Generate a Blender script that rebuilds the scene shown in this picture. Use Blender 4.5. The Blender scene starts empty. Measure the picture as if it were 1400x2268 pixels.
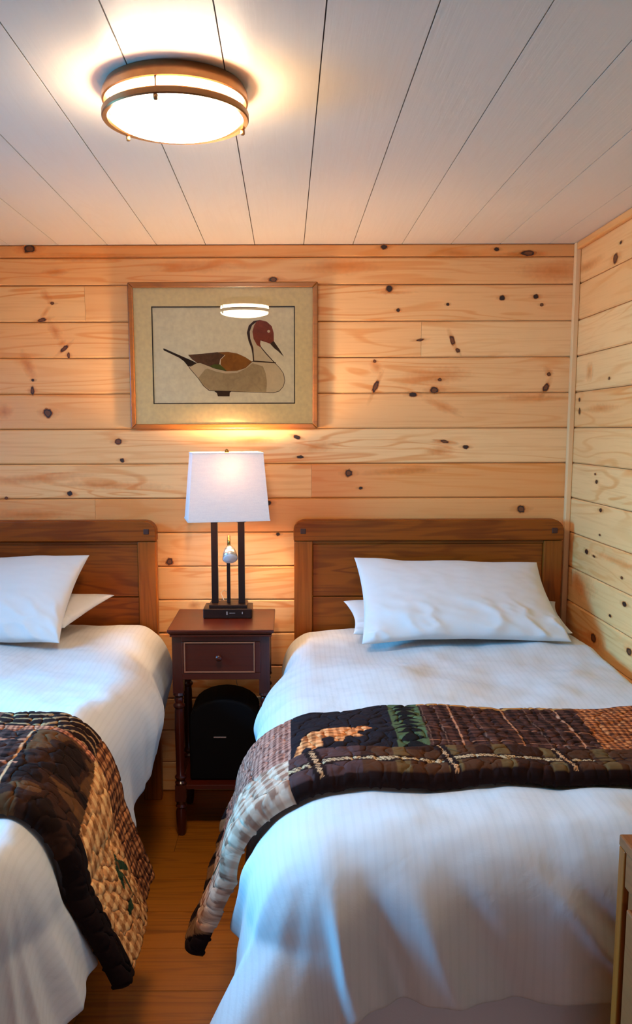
import bpy, bmesh, math, random
import numpy as np
from mathutils import Vector, Matrix
random.seed(4); RNG = np.random.RandomState(7)
PI = math.pi
SC = bpy.context.scene
COL = SC.collection

# ---------------------------------------------------------------- camera
F_PX, CX, CY, ROLL, EYE = 1900.0, 635.0, 1211.0, 0.0032, 1.485
PITCH = math.atan((CY - 951) / F_PX)
cam_d = bpy.data.cameras.new('camera'); cam = bpy.data.objects.new('camera', cam_d); COL.objects.link(cam)
cam_d.sensor_fit = 'VERTICAL'; cam_d.sensor_height = 24; cam_d.sensor_width = 24
cam_d.lens = F_PX * 24 / 2268
cam_d.shift_x = (700 - CX) / 2268; cam_d.shift_y = (CY - 1134) / 2268
cam_d.clip_start = 0.02
cam.matrix_world = Matrix.Translation((0, 0, EYE)) @ Matrix.Rotation(PI / 2 - PITCH, 4, 'X') @ Matrix.Rotation(-ROLL, 4, 'Z')
SC.camera = cam

# ---------------------------------------------------------------- light and exposure
SC.view_settings.view_transform = 'Standard'
SC.view_settings.look = 'None'
SC.view_settings.gamma = 1
SC.view_settings.exposure = 1.08
w = bpy.data.worlds.new('world'); SC.world = w; w.use_nodes = True
w.node_tree.nodes['Background'].inputs[0].default_value = (0.45, 0.68, 1.0, 1)
w.node_tree.nodes['Background'].inputs[1].default_value = 0.4

def area(name, loc, aim, sx, sy, power, color):
    l = bpy.data.lights.new(name, 'AREA'); l.shape = 'RECTANGLE'; l.size = sx; l.size_y = sy
    l.energy = power; l.color = color
    o = bpy.data.objects.new(name, l); COL.objects.link(o); o.location = loc
    o.rotation_euler = (Vector(aim) - Vector(loc)).to_track_quat('-Z', 'Y').to_euler()
    return o
dl = area('daylight_left', (-1.97, 1.90, 1.56), (-0.3, 1.95, 0.55), 1.10, 0.70, 45, (0.06, 0.46, 1.0)); dl.data.spread = math.radians(125)
df = area('fill_front', (0.15, -1.62, 1.08), (0.15, 1.5, 0.5), 1.40, 0.7, 4.2, (0.80, 0.80, 1.0)); df.data.spread = math.radians(140)  # added fill from behind the camera, cool tone for the duvet fronts
GLOW = 42.0      # radiance of the ceiling light's glass
BULB = 12.0       # watts of the table lamp's bulb

# ---------------------------------------------------------------- pixel helpers (measure surfaces of the room)
def ray(x, y):
    u = (x - CX) / F_PX; v = (CY - y) / F_PX
    u0 = u * math.cos(ROLL) + v * math.sin(ROLL); v0 = -u * math.sin(ROLL) + v * math.cos(ROLL)
    return Vector((u0, math.cos(PITCH) + v0 * math.sin(PITCH), -math.sin(PITCH) + v0 * math.cos(PITCH)))
def on_y(x, y, Y):
    d = ray(x, y); return Vector((0, 0, EYE)) + d * (Y / d.y)
def on_x(x, y, X):
    d = ray(x, y); return Vector((0, 0, EYE)) + d * (X / d.x)
def on_z(x, y, Z):
    d = ray(x, y); return Vector((0, 0, EYE)) + d * ((Z - EYE) / d.z)

# ---------------------------------------------------------------- object helpers
def world_loc(o):
    v = Vector((0, 0, 0))
    while o is not None:
        v += o.location; o = o.parent
    return v
def tag(o, label=None, cat=None, group=None, kind=None):
    if label: o['label'] = label
    if cat: o['category'] = cat
    if group: o['group'] = group
    if kind: o['kind'] = kind
    return o
def thing(name, label, cat, loc, group=None):
    o = bpy.data.objects.new(name, None); COL.objects.link(o); o.location = loc
    o.empty_display_size = 0.1
    return tag(o, label, cat, group)

class MB:
    def __init__(s): s.v = []; s.f = []; s.m = []; s.uv = []; s.a = []; s.cur = 0; s.col = (1, 1, 1, 1)
    def add(s, vs, fs, uvs=None):
        b = len(s.v); s.v += [tuple(v) for v in vs]; s.a += [s.col] * len(vs)
        s.uv += [tuple(u) for u in uvs] if uvs is not None else [(0, 0)] * len(vs)
        s.f += [tuple(b + i for i in f) for f in fs]; s.m += [s.cur] * len(fs)
    def box(s, x0, x1, y0, y1, z0, z1):
        vs = [(x0,y0,z0),(x1,y0,z0),(x1,y1,z0),(x0,y1,z0),(x0,y0,z1),(x1,y0,z1),(x1,y1,z1),(x0,y1,z1)]
        s.add(vs, [(0,3,2,1),(4,5,6,7),(0,1,5,4),(1,2,6,5),(2,3,7,6),(3,0,4,7)])
    def frustum(s, r0, r1, z0, z1, n=4):   # r = (x0,x1,y0,y1)
        a, b = r0, r1
        vs = [(a[0],a[2],z0),(a[1],a[2],z0),(a[1],a[3],z0),(a[0],a[3],z0),(b[0],b[2],z1),(b[1],b[2],z1),(b[1],b[3],z1),(b[0],b[3],z1)]
        s.add(vs, [(0,3,2,1),(4,5,6,7),(0,1,5,4),(1,2,6,5),(2,3,7,6),(3,0,4,7)])
    def prism(s, poly, axis, a0, a1):      # poly in the plane across axis
        def P(p, a):
            return (a, p[0], p[1]) if axis == 0 else ((p[0], a, p[1]) if axis == 1 else (p[0], p[1], a))
        n = len(poly); vs = [P(p, a0) for p in poly] + [P(p, a1) for p in poly]
        fs = [tuple(range(n)), tuple(range(2 * n - 1, n - 1, -1))] + [(i, i + n, (i + 1) % n + n, (i + 1) % n) for i in range(n)]
        s.add(vs, fs)
    def lathe(s, prof, c, n=24, cap=True, rot=None):     # prof: (r, z)
        vs = []
        for r, z in prof:
            for k in range(n):
                a = 2 * PI * k / n; p = Vector((r * math.cos(a), r * math.sin(a), z))
                if rot is not None: p = rot @ p
                vs.append((p.x + c[0], p.y + c[1], p.z + c[2]))
        fs = []
        for i in range(len(prof) - 1):
            for k in range(n):
                k2 = (k + 1) % n
                fs.append((i * n + k, i * n + k2, (i + 1) * n + k2, (i + 1) * n + k))
        if cap:
            fs.append(tuple(range(n - 1, -1, -1))); fs.append(tuple((len(prof) - 1) * n + k for k in range(n)))
        s.add(vs, fs)
    def tube(s, pts, r, n=10, radii=None):
        pts = [Vector(p) for p in pts]; vs = []; up = Vector((0.13, 0.21, 1)).normalized()
        for i, p in enumerate(pts):
            t = (pts[min(i + 1, len(pts) - 1)] - pts[max(i - 1, 0)]).normalized()
            a = t.cross(up)
            if a.length < 1e-3: a = t.cross(Vector((1, 0, 0)))
            a.normalize(); b = t.cross(a); rr = radii[i] if radii else r
            for k in range(n):
                q = 2 * PI * k / n; vs.append(p + a * rr * math.cos(q) + b * rr * math.sin(q))
        fs = [(i * n + k, i * n + (k + 1) % n, (i + 1) * n + (k + 1) % n, (i + 1) * n + k) for i in range(len(pts) - 1) for k in range(n)]
        fs.append(tuple(range(n - 1, -1, -1))); fs.append(tuple((len(pts) - 1) * n + k for k in range(n)))
        s.add(vs, fs)
    def grid(s, P, uv=None, flip=False, cols=None):     # P: (n,m,3)
        n, m = P.shape[:2]; b = len(s.v)
        s.v += [tuple(x) for x in P.reshape(-1, 3).tolist()]
        s.uv += [tuple(x) for x in uv.reshape(-1, 2).tolist()] if uv is not None else [(0, 0)] * (n * m)
        s.a += [tuple(x) for x in cols.reshape(-1, 4).tolist()] if cols is not None else [s.col] * (n * m)
        for i in range(n - 1):
            for j in range(m - 1):
                q = (b + i*m+j, b + (i+1)*m+j, b + (i+1)*m+j+1, b + i*m+j+1)
                s.f.append(q[::-1] if flip else q); s.m.append(s.cur)
    def build(s, name, mats, parent=None, smooth=False, bevel=0, seg=2, fix=True, weld=0, sharp=None):
        if not isinstance(mats, (list, tuple)): mats = [mats]
        off = world_loc(parent) if parent is not None else Vector((0, 0, 0))
        me = bpy.data.meshes.new(name)
        me.from_pydata([(v[0] - off.x, v[1] - off.y, v[2] - off.z) for v in s.v], [], s.f)
        for m in mats: me.materials.append(m)
        me.polygons.foreach_set('material_index', s.m)
        if any(u != (0, 0) for u in s.uv):
            ul = me.uv_layers.new(name='uv'); vi = np.zeros(len(me.loops), dtype=np.int32); me.loops.foreach_get('vertex_index', vi)
            ul.data.foreach_set('uv', np.array(s.uv, dtype=np.float32)[vi].ravel())
        ca = me.color_attributes.new('tint', 'FLOAT_COLOR', 'POINT')
        ca.data.foreach_set('color', np.array(s.a, dtype=np.float32).ravel())
        if fix or weld:
            bm = bmesh.new(); bm.from_mesh(me)
            if weld: bmesh.ops.remove_doubles(bm, verts=bm.verts, dist=weld)
            if fix: bmesh.ops.recalc_face_normals(bm, faces=bm.faces)
            bm.to_mesh(me); bm.free()
        if smooth:
            me.polygons.foreach_set('use_smooth', [True] * len(me.polygons))
            if sharp: me.set_sharp_from_angle(angle=math.radians(sharp))
        me.update()
        o = bpy.data.objects.new(name, me); COL.objects.link(o)
        if parent is not None: o.parent = parent
        if bevel:
            b = o.modifiers.new('bevel', 'BEVEL'); b.width = bevel; b.segments = seg; b.limit_method = 'ANGLE'; b.angle_limit = math.radians(35)
        return o

def struct(o): o['kind'] = 'structure'; return o

# ---------------------------------------------------------------- materials
def lin(r, g, b): 
    f = lambda c: (c / 255 / 12.92) if c / 255 <= .04045 else ((c / 255 + .055) / 1.055) ** 2.4
    return (f(r), f(g), f(b), 1)
class NT:
    def __init__(s, name):
        s.m = bpy.data.materials.new(name); s.m.use_nodes = True; s.t = s.m.node_tree; s.n = s.t.nodes; s.l = s.t.links
        s.b = s.n['Principled BSDF']; s.out = s.n['Material Output']
    def __call__(s, typ, **kw):
        n = s.n.new(typ)
        for k, v in kw.items():
            if k.startswith('i_'):
                key = k[2:]; n.inputs[int(key) if key.isdigit() else key.replace('_', ' ')].default_value = v
            else: setattr(n, k, v)
        return n
    def link(s, a, b): s.l.new(a, b)
    def ramp(s, src, stops, interp='LINEAR'):
        r = s('ShaderNodeValToRGB'); r.color_ramp.interpolation = interp; e = r.color_ramp.elements
        while len(e) < len(stops): e.new(0.5)
        for k, (p, c) in enumerate(stops): e[k].position = p; e[k].color = c if len(c) == 4 else (*c, 1)
        s.link(src, r.inputs[0]); return r.outputs[0]
    def mix(s, fac, a, b, blend='MIX'):
        m = s('ShaderNodeMix', data_type='RGBA', blend_type=blend)
        for sock, v in ((m.inputs[0], fac), (m.inputs[6], a), (m.inputs[7], b)):
            if hasattr(v, 'is_output'): s.link(v, sock)
            else: sock.default_value = v
        return m.outputs[2]
    def math(s, op, a, b=None, c=None):
        m = s('ShaderNodeMath', operation=op)
        for k, v in enumerate((a, b, c)):
            if v is None: continue
            if hasattr(v, 'is_output'): s.link(v, m.inputs[k])
            else: m.inputs[k].default_value = v
        return m.outputs[0]
    def bump(s, h, strength=.3, dist=.01):
        b = s('ShaderNodeBump'); b.inputs['Strength'].default_value = strength; b.inputs['Distance'].default_value = dist
        s.link(h, b.inputs['Height']); s.link(b.outputs[0], s.b.inputs['Normal'])
    def coords(s, scale=(1, 1, 1), shift=None, space='Object'):
        t = s('ShaderNodeTexCoord'); m = s('ShaderNodeMapping'); m.inputs['Scale'].default_value = scale
        s.link(t.outputs[space], m.inputs[0])
        if shift is not None: s.link(shift, m.inputs['Location'])
        return m.outputs[0]
    def noise(s, vec, scale=5, detail=4, rough=.5, dist=0):
        n = s('ShaderNodeTexNoise'); n.inputs['Scale'].default_value = scale; n.inputs['Detail'].default_value = detail
        n.inputs['Roughness'].default_value = rough; n.inputs['Distortion'].default_value = dist
        s.link(vec, n.inputs[0]); return n.outputs[0]

def plain(name, col, rough=.5, metal=0, **kw):
    m = NT(name); m.b.inputs['Base Color'].default_value = col; m.b.inputs['Roughness'].default_value = rough; m.b.inputs['Metallic'].default_value = metal
    v = m.coords((1, 1, 1)); n = m.noise(v, 60, 3)
    m.link(m.ramp(n, [(0.3, tuple(c * .92 for c in col[:3])), (0.7, tuple(min(1, c * 1.06) for c in col[:3]))]), m.b.inputs['Base Color'])
    for k, val in kw.items(): m.b.inputs[k.replace('_', ' ')].default_value = val
    return m.m

def wood(name, axis, pale, mid, dark, rough=.45, grain=1.0, streak=.5, coat=0.0, seeded=True, ringf=26, bumps=.15, tone=0.5, ringmix=.75, tgain=1.0, spec=None):
    """pale base, orange growth-ring figure, fine fibres; 'tint' r = seed, g = tone of each board"""
    m = NT(name)
    at = m('ShaderNodeAttribute', attribute_name='tint'); sep = m('ShaderNodeSeparateColor'); m.link(at.outputs['Color'], sep.inputs[0])
    seed = m.math('MULTIPLY', sep.outputs[0], 37.0); cmb = m('ShaderNodeCombineXYZ')
    for k in range(3): m.link(seed, cmb.inputs[k])
    sh = cmb.outputs[0] if seeded else None
    long_, cross = 1.0, 1.0
    sc = [9.0] * 3; sc[axis] = 0.9
    ring = m.noise(m.coords(tuple(sc), sh), 1.0, 2, .5, .6)
    r2 = m.math('SINE', m.math('MULTIPLY', ring, ringf * 2))
    sc2 = [120.0 * grain] * 3; sc2[axis] = 3.0
    fib = m.noise(m.coords(tuple(sc2), sh), 1.0, 3, .6)
    sc3 = [4.0] * 3; sc3[axis] = 0.8
    big = m.noise(m.coords(tuple(sc3), sh), 1.0, 2, .5)
    f1 = m.ramp(r2, [(0.35, (0, 0, 0)), (0.98, (1, 1, 1))])
    f1b = m.math('MULTIPLY', m.math('MULTIPLY', f1, m.ramp(big, [(.35, (0.05,)*3), (.7, (1,)*3)])), ringmix)
    c = m.mix(f1b, pale, mid)
    c = m.mix(m.math('MULTIPLY', m.ramp(fib, [(.5, (0,)*3), (.8, (1,)*3)]), streak), c, dark)
    t = m.math('MULTIPLY', m.math('SUBTRACT', sep.outputs[1], tone), tgain)
    c2 = m.mix(m.math('MAXIMUM', t, 0.0), c, mid)
    m.link(c2, m.b.inputs['Base Color'])
    m.b.inputs['Roughness'].default_value = rough
    if spec is not None: m.b.inputs['Specular IOR Level'].default_value = spec
    if coat: m.b.inputs['Coat Weight'].default_value = coat; m.b.inputs['Coat Roughness'].default_value = .18
    m.bump(fib, bumps, .002)
    return m.m

M = {}
PINE = (lin(244,188,124), lin(224,132,50), lin(198,102,32))
M['pine_x'] = wood('pine boards', 0, *PINE, rough=.42, coat=.15, streak=.35, ringmix=.95, tone=.3, tgain=1.15)
M['pine_y'] = wood('pine boards right', 1, lin(244,186,118), PINE[1], PINE[2], rough=.42, coat=.15, streak=.3, tone=.35)
M['pine_z'] = wood('pale pine trim', 2, lin(240,194,138), lin(226,166,102), lin(200,130,70), rough=.5, seeded=False, streak=.2)
M['gap'] = plain('tongue of the boards', lin(176, 100, 44), .8)
M['ceiling'] = wood('whitewashed boards', 1, lin(222,208,192), lin(216,198,180), lin(202,182,164), rough=.4, streak=.12, bumps=.25, grain=.6, ringmix=.4)
M['ceil_gap'] = plain('dark ceiling groove', lin(96, 70, 60), .9)
M['floor'] = wood('varnished floor', 0, lin(160,90,14), lin(116,58,8), lin(72,32,6), rough=.38, coat=.2, streak=.6)
M['oak_x'] = wood('honey oak', 0, lin(164,84,14), lin(106,44,4), lin(64,26,4), rough=.45, coat=.03, streak=.8, ringf=24, bumps=.3, seeded=False, ringmix=1.0, spec=.2)
M['oak_z'] = wood('honey oak upright', 2, lin(164,88,22), lin(112,50,8), lin(70,30,5), rough=.4, coat=.03, streak=.65, ringf=22, bumps=.3, seeded=False, spec=.2)
M['oak_y'] = wood('honey oak side', 1, lin(150,86,42), lin(118,62,28), lin(76,38,14), rough=.5, spec=.2, coat=.0, streak=.6, seeded=False)
M['peg'] = plain('dark peg', lin(62, 26, 12), .5)
M['mahogany'] = wood('dark mahogany', 0, lin(88,26,8), lin(58,16,6), lin(34,10,5), rough=.32, spec=.3, coat=.22, streak=.5, seeded=False, bumps=.05)
M['mahogany_z'] = wood('dark mahogany upright', 2, lin(80,26,12), lin(52,16,8), lin(34,10,5), rough=.28, spec=.3, coat=.3, streak=.4, seeded=False, bumps=.05)
M['bronze'] = plain('dark bronze metal', lin(44, 26, 20), .38, .6)
M['blackplastic'] = plain('black plastic', lin(9, 5, 5), .75, Specular_IOR_Level=.15)
M['nickel'] = plain('brushed bronze ring', lin(150, 108, 70), .3, .9)
M['brass'] = plain('antique brass', lin(150, 120, 60), .2, .95)
M['silver'] = plain('silver', lin(200, 195, 190), .25, .8)
M['frame'] = wood('golden picture frame', 0, lin(166,98,28), lin(120,62,16), lin(80,40,10), rough=.35, coat=.3, seeded=False)
M['mat'] = plain('cream mat board', lin(250, 228, 178), .8)
M['paper'] = plain('ivory paper', lin(250, 238, 208), .8)
M['black_line'] = plain('black line', lin(40, 26, 20), .7)
M['outlet'] = plain('white plate', lin(226, 220, 212), .4)

def emission(name, col, strength):
    m = NT(name); m.b.inputs['Base Color'].default_value = col; m.b.inputs['Emission Color'].default_value = col
    m.b.inputs['Emission Strength'].default_value = strength; m.b.inputs['Roughness'].default_value = .3; return m.m
M['lit_glass'] = emission('lit opal glass', (1.0, 0.79, 0.54, 1), GLOW)

def cloth(name, col, stripes=False, bumps=.25):
    m = NT(name); m.b.inputs['Roughness'].default_value = .82
    m.b.inputs['Sheen Weight'].default_value = .12
    v = m.coords((1, 1, 1)); n1 = m.noise(v, 9, 5, .55, .4); n2 = m.noise(v, 320, 2)
    h = m.math('ADD', m.math('MULTIPLY', n1, 1.0), m.math('MULTIPLY', n2, .04))
    c = m.mix(n1, tuple(x * .97 for x in col[:3]) + (1,), col)
    if stripes:
        uv = m('ShaderNodeUVMap'); sp = m('ShaderNodeSeparateXYZ'); m.link(uv.outputs[0], sp.inputs[0])
        s = m.math('SINE', m.math('MULTIPLY', sp.outputs[0], 2 * PI / .018))
        st = m.ramp(s, [(.35, (0,)*3), (.65, (1,)*3)])
        c = m.mix(m.math('MULTIPLY', st, .055), c, tuple(x * .5 for x in col[:3]) + (1,))
        rr = m.ramp(s, [(.35, (.68,)*3), (.65, (.9,)*3)]); m.link(rr, m.b.inputs['Roughness'])
    m.link(c, m.b.inputs['Base Color']); m.bump(h, bumps, .02)
    return m.m
M['duvet'] = cloth('white damask cotton', lin(196, 192, 188), True, .14)
M['cotton'] = cloth('white pillow cotton', lin(204, 200, 196), False, .04)
M['sheet'] = cloth('pale sheet', lin(190, 184, 184), False, .2)
M['mattress'] = cloth('mattress ticking', lin(206, 200, 192), False, .1)

def quilt_mat():
    m = NT('patchwork cotton'); m.b.inputs['Roughness'].default_value = .95; m.b.inputs['Specular IOR Level'].default_value = .08
    at = m('ShaderNodeAttribute', attribute_name='tint')
    uv = m('ShaderNodeUVMap'); vo = m('ShaderNodeTexVoronoi', feature='DISTANCE_TO_EDGE'); vo.inputs['Scale'].default_value = 26
    nz = m.noise(uv.outputs[0], 14, 3, .5); vv = m('ShaderNodeVectorMath', operation='ADD')
    m.link(uv.outputs[0], vv.inputs[0]); sc = m('ShaderNodeVectorMath', operation='SCALE'); sc.inputs['Scale'].default_value = .05
    n2 = m('ShaderNodeTexNoise'); n2.inputs['Scale'].default_value = 22; m.link(uv.outputs[0], n2.inputs[0])
    m.link(n2.outputs['Color'], sc.inputs[0]); m.link(sc.outputs[0], vv.inputs[1]); m.link(vv.outputs[0], vo.inputs['Vector'])
    h = m.ramp(vo.outputs['Distance'], [(0, (0,)*3), (.16, (.85,)*3), (.5, (1,)*3)])
    hh = m.math('ADD', h, m.math('MULTIPLY', nz, .7))
    m.link(m.mix(nz, at.outputs['Color'], (0.05, 0.02, 0.012, 1)) if False else at.outputs['Color'], m.b.inputs['Base Color'])
    m.bump(hh, .25, .006)
    return m.m
M['quilt'] = quilt_mat()

def shade_mat():
    m = NT('linen lamp shade'); v = m.coords((1, 1, 1)); n = m.noise(v, 260, 3); n2 = m.noise(m.coords((1, 1, 6)), 30, 4)
    c = m.mix(m.math('MULTIPLY', m.math('ADD', n, n2), .5), lin(238, 226, 216), lin(206, 196, 196))
    d = m('ShaderNodeBsdfDiffuse'); t = m('ShaderNodeBsdfTranslucent'); x = m('ShaderNodeMixShader'); x.inputs[0].default_value = .11
    m.link(c, d.inputs[0]); m.link(c, t.inputs[0]); m.link(d.outputs[0], x.inputs[1]); m.link(t.outputs[0], x.inputs[2]); m.link(x.outputs[0], m.out.inputs[0])
    return m.m
M['shade'] = shade_mat()

def pane_mat():
    m = NT('clear glass'); fr = m('ShaderNodeFresnel'); fr.inputs[0].default_value = 1.5
    t = m('ShaderNodeBsdfTransparent'); g = m('ShaderNodeBsdfGlossy'); g.inputs['Roughness'].default_value = 0.0
    x = m('ShaderNodeMixShader'); m.link(fr.outputs[0], x.inputs[0]); m.link(t.outputs[0], x.inputs[1]); m.link(g.outputs[0], x.inputs[2]); m.link(x.outputs[0], m.out.inputs[0])
    return m.m
M['glass'] = pane_mat()
def clear_mat():
    m = NT('inner glass face'); t = m('ShaderNodeBsdfTransparent'); m.link(t.outputs[0], m.out.inputs[0]); return m.m
M['clear'] = clear_mat()

def knot_mat(name, core, ring, halo, soft):
    """disc mark in the wood: uv radius -> dark ring, brown core, soft stained edge"""
    m = NT(name); m.b.inputs['Roughness'].default_value = .5
    uv = m('ShaderNodeUVMap'); n = m('ShaderNodeTexNoise'); n.inputs['Scale'].default_value = 2.2; m.link(m.coords((30, 30, 30)), n.inputs[0])
    ln = m('ShaderNodeVectorMath', operation='LENGTH'); m.link(uv.outputs[0], ln.inputs[0])
    r = m.math('ADD', ln.outputs['Value'], m.math('MULTIPLY', m.math('SUBTRACT', n.outputs[0], .5), .5))
    c = m.ramp(r, [(0, core), (.42, core), (.55, ring), (.72, ring), (.84, halo)])
    m.link(c, m.b.inputs['Base Color'])
    a = m.ramp(r, [(.0, (1,)*3 if soft < .5 else (.42,)*3), (1 - soft, (1,)*3 if soft < .5 else (.34,)*3), (1.0, (0,)*3)])
    t = m('ShaderNodeBsdfTransparent'); x = m('ShaderNodeMixShader'); m.link(a, x.inputs[0]); m.link(t.outputs[0], x.inputs[1]); m.link(m.b.outputs[0], x.inputs[2]); m.link(x.outputs[0], m.out.inputs[0])
    return m.m
M['knot'] = knot_mat('pine knot', lin(110,58,24), lin(48,20,10), lin(220,120,44), .25)
M['knot_black'] = knot_mat('dead pine knot', lin(44,20,12), lin(34,14,8), lin(200,110,44), .2)
M['stain'] = knot_mat('resin streak', lin(240,134,36), lin(240,134,36), lin(244,150,52), .8)

def paint(name, col, amount=.35):
    m = NT(name); m.b.inputs['Roughness'].default_value = .85
    v = m.coords((1, 1, 1)); n = m.noise(v, 38, 5, .65, .8)
    dk = tuple(c * (1 - amount) for c in col[:3]) + (1,); lt = tuple(min(1, c * (1 + amount)) for c in col[:3]) + (1,)
    m.link(m.ramp(n, [(.3, dk), (.7, lt)]), m.b.inputs['Base Color']); return m.m

# ================================================================= SETTING
XR, XL, YB, YF, ZC = 1.12, -1.85, 3.39, -1.5, 2.183
# --- floor: planks running across the room
mb = MB()
yy = YF
while yy < YB:
    w_ = .19; xs = [XL - .1, XL + random.uniform(.6, 2.2), XR + .1]
    for a, b in zip(xs[:-1], xs[1:]):
        mb.col = (random.random(), random.random(), 0, 1)
        mb.box(a + .0008, b - .0008, yy + .001, min(yy + w_ - .001, YB + .05), -.02, 0)
    yy += w_
mb.col = (.5, .5, 0, 1); mb.cur = 1; mb.box(XL - .1, XR + .1, YF - .1, YB + .1, -.05, -.006)
struct(mb.build('floor', [M['floor'], M['gap']]))
# --- ceiling boards running away from the camera
mb = MB()
x = .069 - .187 * 11
while x < XR + .1:
    a, b = max(x, XL - .1), min(x + .187, XR + .1)
    if b > a + .01:
        mb.col = (random.random(), random.uniform(.3, .6), 0, 1)
        mb.box(a + .0013, b - .0013, YF - .05, YB + .05, ZC, ZC + .02)
    x += .187
mb.cur = 1; mb.box(XL - .1, XR + .1, YF - .05, YB + .05, ZC + .006, ZC + .05)
struct(mb.build('ceiling', [M['ceiling'], M['ceil_gap']]))

def disc(mb, c, ax_u, ax_v, n=14, off=Vector((0, 0, 0)), jag=.12):
    vs = [c + off]; uv = [(0.001, 0)]
    for k in range(n):
        a = 2 * PI * k / n; j = 1 + random.uniform(-jag, jag)
        vs.append(c + off + ax_u * math.cos(a) * j + ax_v * math.sin(a) * j); uv.append((math.cos(a), math.sin(a)))
    mb.add(vs, [(0, 1 + k, 1 + (k + 1) % n) for k in range(n)], uv)

Z0 = 1.947 + .085; PIT = .1363
zl = [2.183, 2.135] + [2.033 - PIT * k for k in range(15)] + [0.0]
# --- back wall
mb = MB()
tones = [.9, .62, .35, .5, .45, .55, .15, .1, .7, .45, .5, .45, .5, .45, .5, .5, .4]
joints = {1: [], 2: [on_y(188, 670, YB).x], 3: [on_y(933, 750, YB).x], 7: [on_y(690, 1060, YB).x], 8: [on_y(211, 1130, YB).x]}
for k in range(len(zl) - 1):
    hi, lo = zl[k], zl[k + 1]
    if hi - lo < .004: continue
    xs = [XL - .05] + joints.get(k, []) + [XR]
    for i, (a, b) in enumerate(zip(xs[:-1], xs[1:])):
        t = tones[k] if k < len(tones) else .5
        if k == 3 and i == 1: t = .05
        if k == 7 and i == 1: t = .75
        mb.col = (random.random(), min(1, t + (0.15 * i if k != 3 else 0)), 0, 1)
        # bevelled face towards the room: nickel-gap board with a small chamfer at its edges
        c = .0048; x0, x1 = a + .0004, b - .0004
        poly = [(YB + .02, lo + .0012), (YB + c, lo + .0012), (YB, lo + .0012 + c), (YB, hi - .0012 - c), (YB + c, hi - .0012), (YB + .02, hi - .0012)]
        mb.prism(poly, 0, x0, x1)
mb.cur = 1; mb.col = (.5, .5, 0, 1); mb.box(XL - .05, XR + .05, YB + .012, YB + .06, 0, ZC)
KN = [(65,551,12,9,0,0),(850,547,7,5,0,1),(1170,561,16,6,0,0),(1100,552,5,4,0,1),(605,619,9,6,0,0),(862,640,7,7,.4,1),(1112,660,5.5,5,0,1),(1187,657,5,5,0,1),
 (882,687,3.5,3.5,0,1),(992,674,3,3,0,1),(1200,675,3.5,3,0,0),(1002,754,10,5,-1.2,0),(1014,776,5,4,-1,0),(832,856,14,5,1.15,0),(962,864,9,7,0,0),(915,874,8,5,0,1),
 (1209,858,10,6,1.1,0),(1216,829,4,4,0,0),(106,915,9,9,0,0),(262,978,7,6,0,0),(271,1020,4.5,4.5,0,1),(155,1093,5.5,5,0,1),(658,968,7,4,-.3,1),(665,1012,7,3,0,1),
 (1032,990,6,4,0,1),(772,1048,8,8,0,0),(799,1081,4,3,0,1),(1154,1127,8.5,8,0,0),(595,1114,6,5,0,1),(616,1183,4,4,0,1),(375,1244,8,8,0,0),(93,709,9,4,.2,0),
 (116,672,4,3,0,0),(72,865,4,9,0,0),(73,842,3,3,0,1),(152,787,3,6,0,0),(143,772,10,4,.7,0),(985,978,10,3,-.15,0),(14,1103,4,3,0,0),(830,800,3,3,0,0),(974,841,4,3,0,0),(930,753,8,2.5,.1,0)]
ST = [(103,656,13,7,-.9),(100,692,14,4,.9),(122,733,16,9,-1),(137,760,8,5,.6),(62,810,26,10,-1.2),(10,912,14,12,0),(833,812,12,9,-.8),(985,980,26,5,-.1),(975,998,26,8,0),
 (1010,560,40,9,-.1),(960,835,60,14,.1),(1150,565,46,5,0),(870,1045,60,6,.05),(1215,822,10,6,-.6),(430,1341,11,8,0),(930,1040,44,7,0),(870,648,40,3,0),(780,925,0,0,0),
 (200,570,90,7,0),(120,603,20,6,0),(430,590,80,10,0),(980,900,36,8,-.4),(1180,880,60,6,0),(80,1060,90,9,.05),(60,1140,70,8,0),(250,1075,90,8,-.03),(760,590,60,12,0),(1230,600,60,18,0),(560,975,40,8,0),(700,990,40,10,0.1)]
px = YB / F_PX
for (x, y, rx, ry, rot, kind) in KN:
    if kind is None: continue
    c = on_y(x, y, YB); s_ = px * 1.25
    u = Vector((math.cos(rot), 0, math.sin(rot))); v = Vector((-math.sin(rot), 0, math.cos(rot)))
    mb.cur = 2; disc(mb, c, u * rx * s_ * 2.6, v * ry * s_ * 1.15, off=Vector((0, -.0006, 0)), n=18)
    mb.cur = 3 + kind; disc(mb, c, u * rx * s_, v * ry * s_, off=Vector((0, -.0012, 0)))
mb.cur = 2
for (x, y, rx, ry, rot) in ST:
    if rx: disc(mb, on_y(x, y, YB), Vector((math.cos(rot), 0, math.sin(rot))) * rx * px * 1.5, Vector((-math.sin(rot), 0, math.cos(rot))) * ry * px * 1.5, off=Vector((0, -.0003, 0)), n=18)
struct(mb.build('wall_back', [M['pine_x'], M['gap'], M['stain'], M['knot'], M['knot_black']], fix=False))
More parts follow.
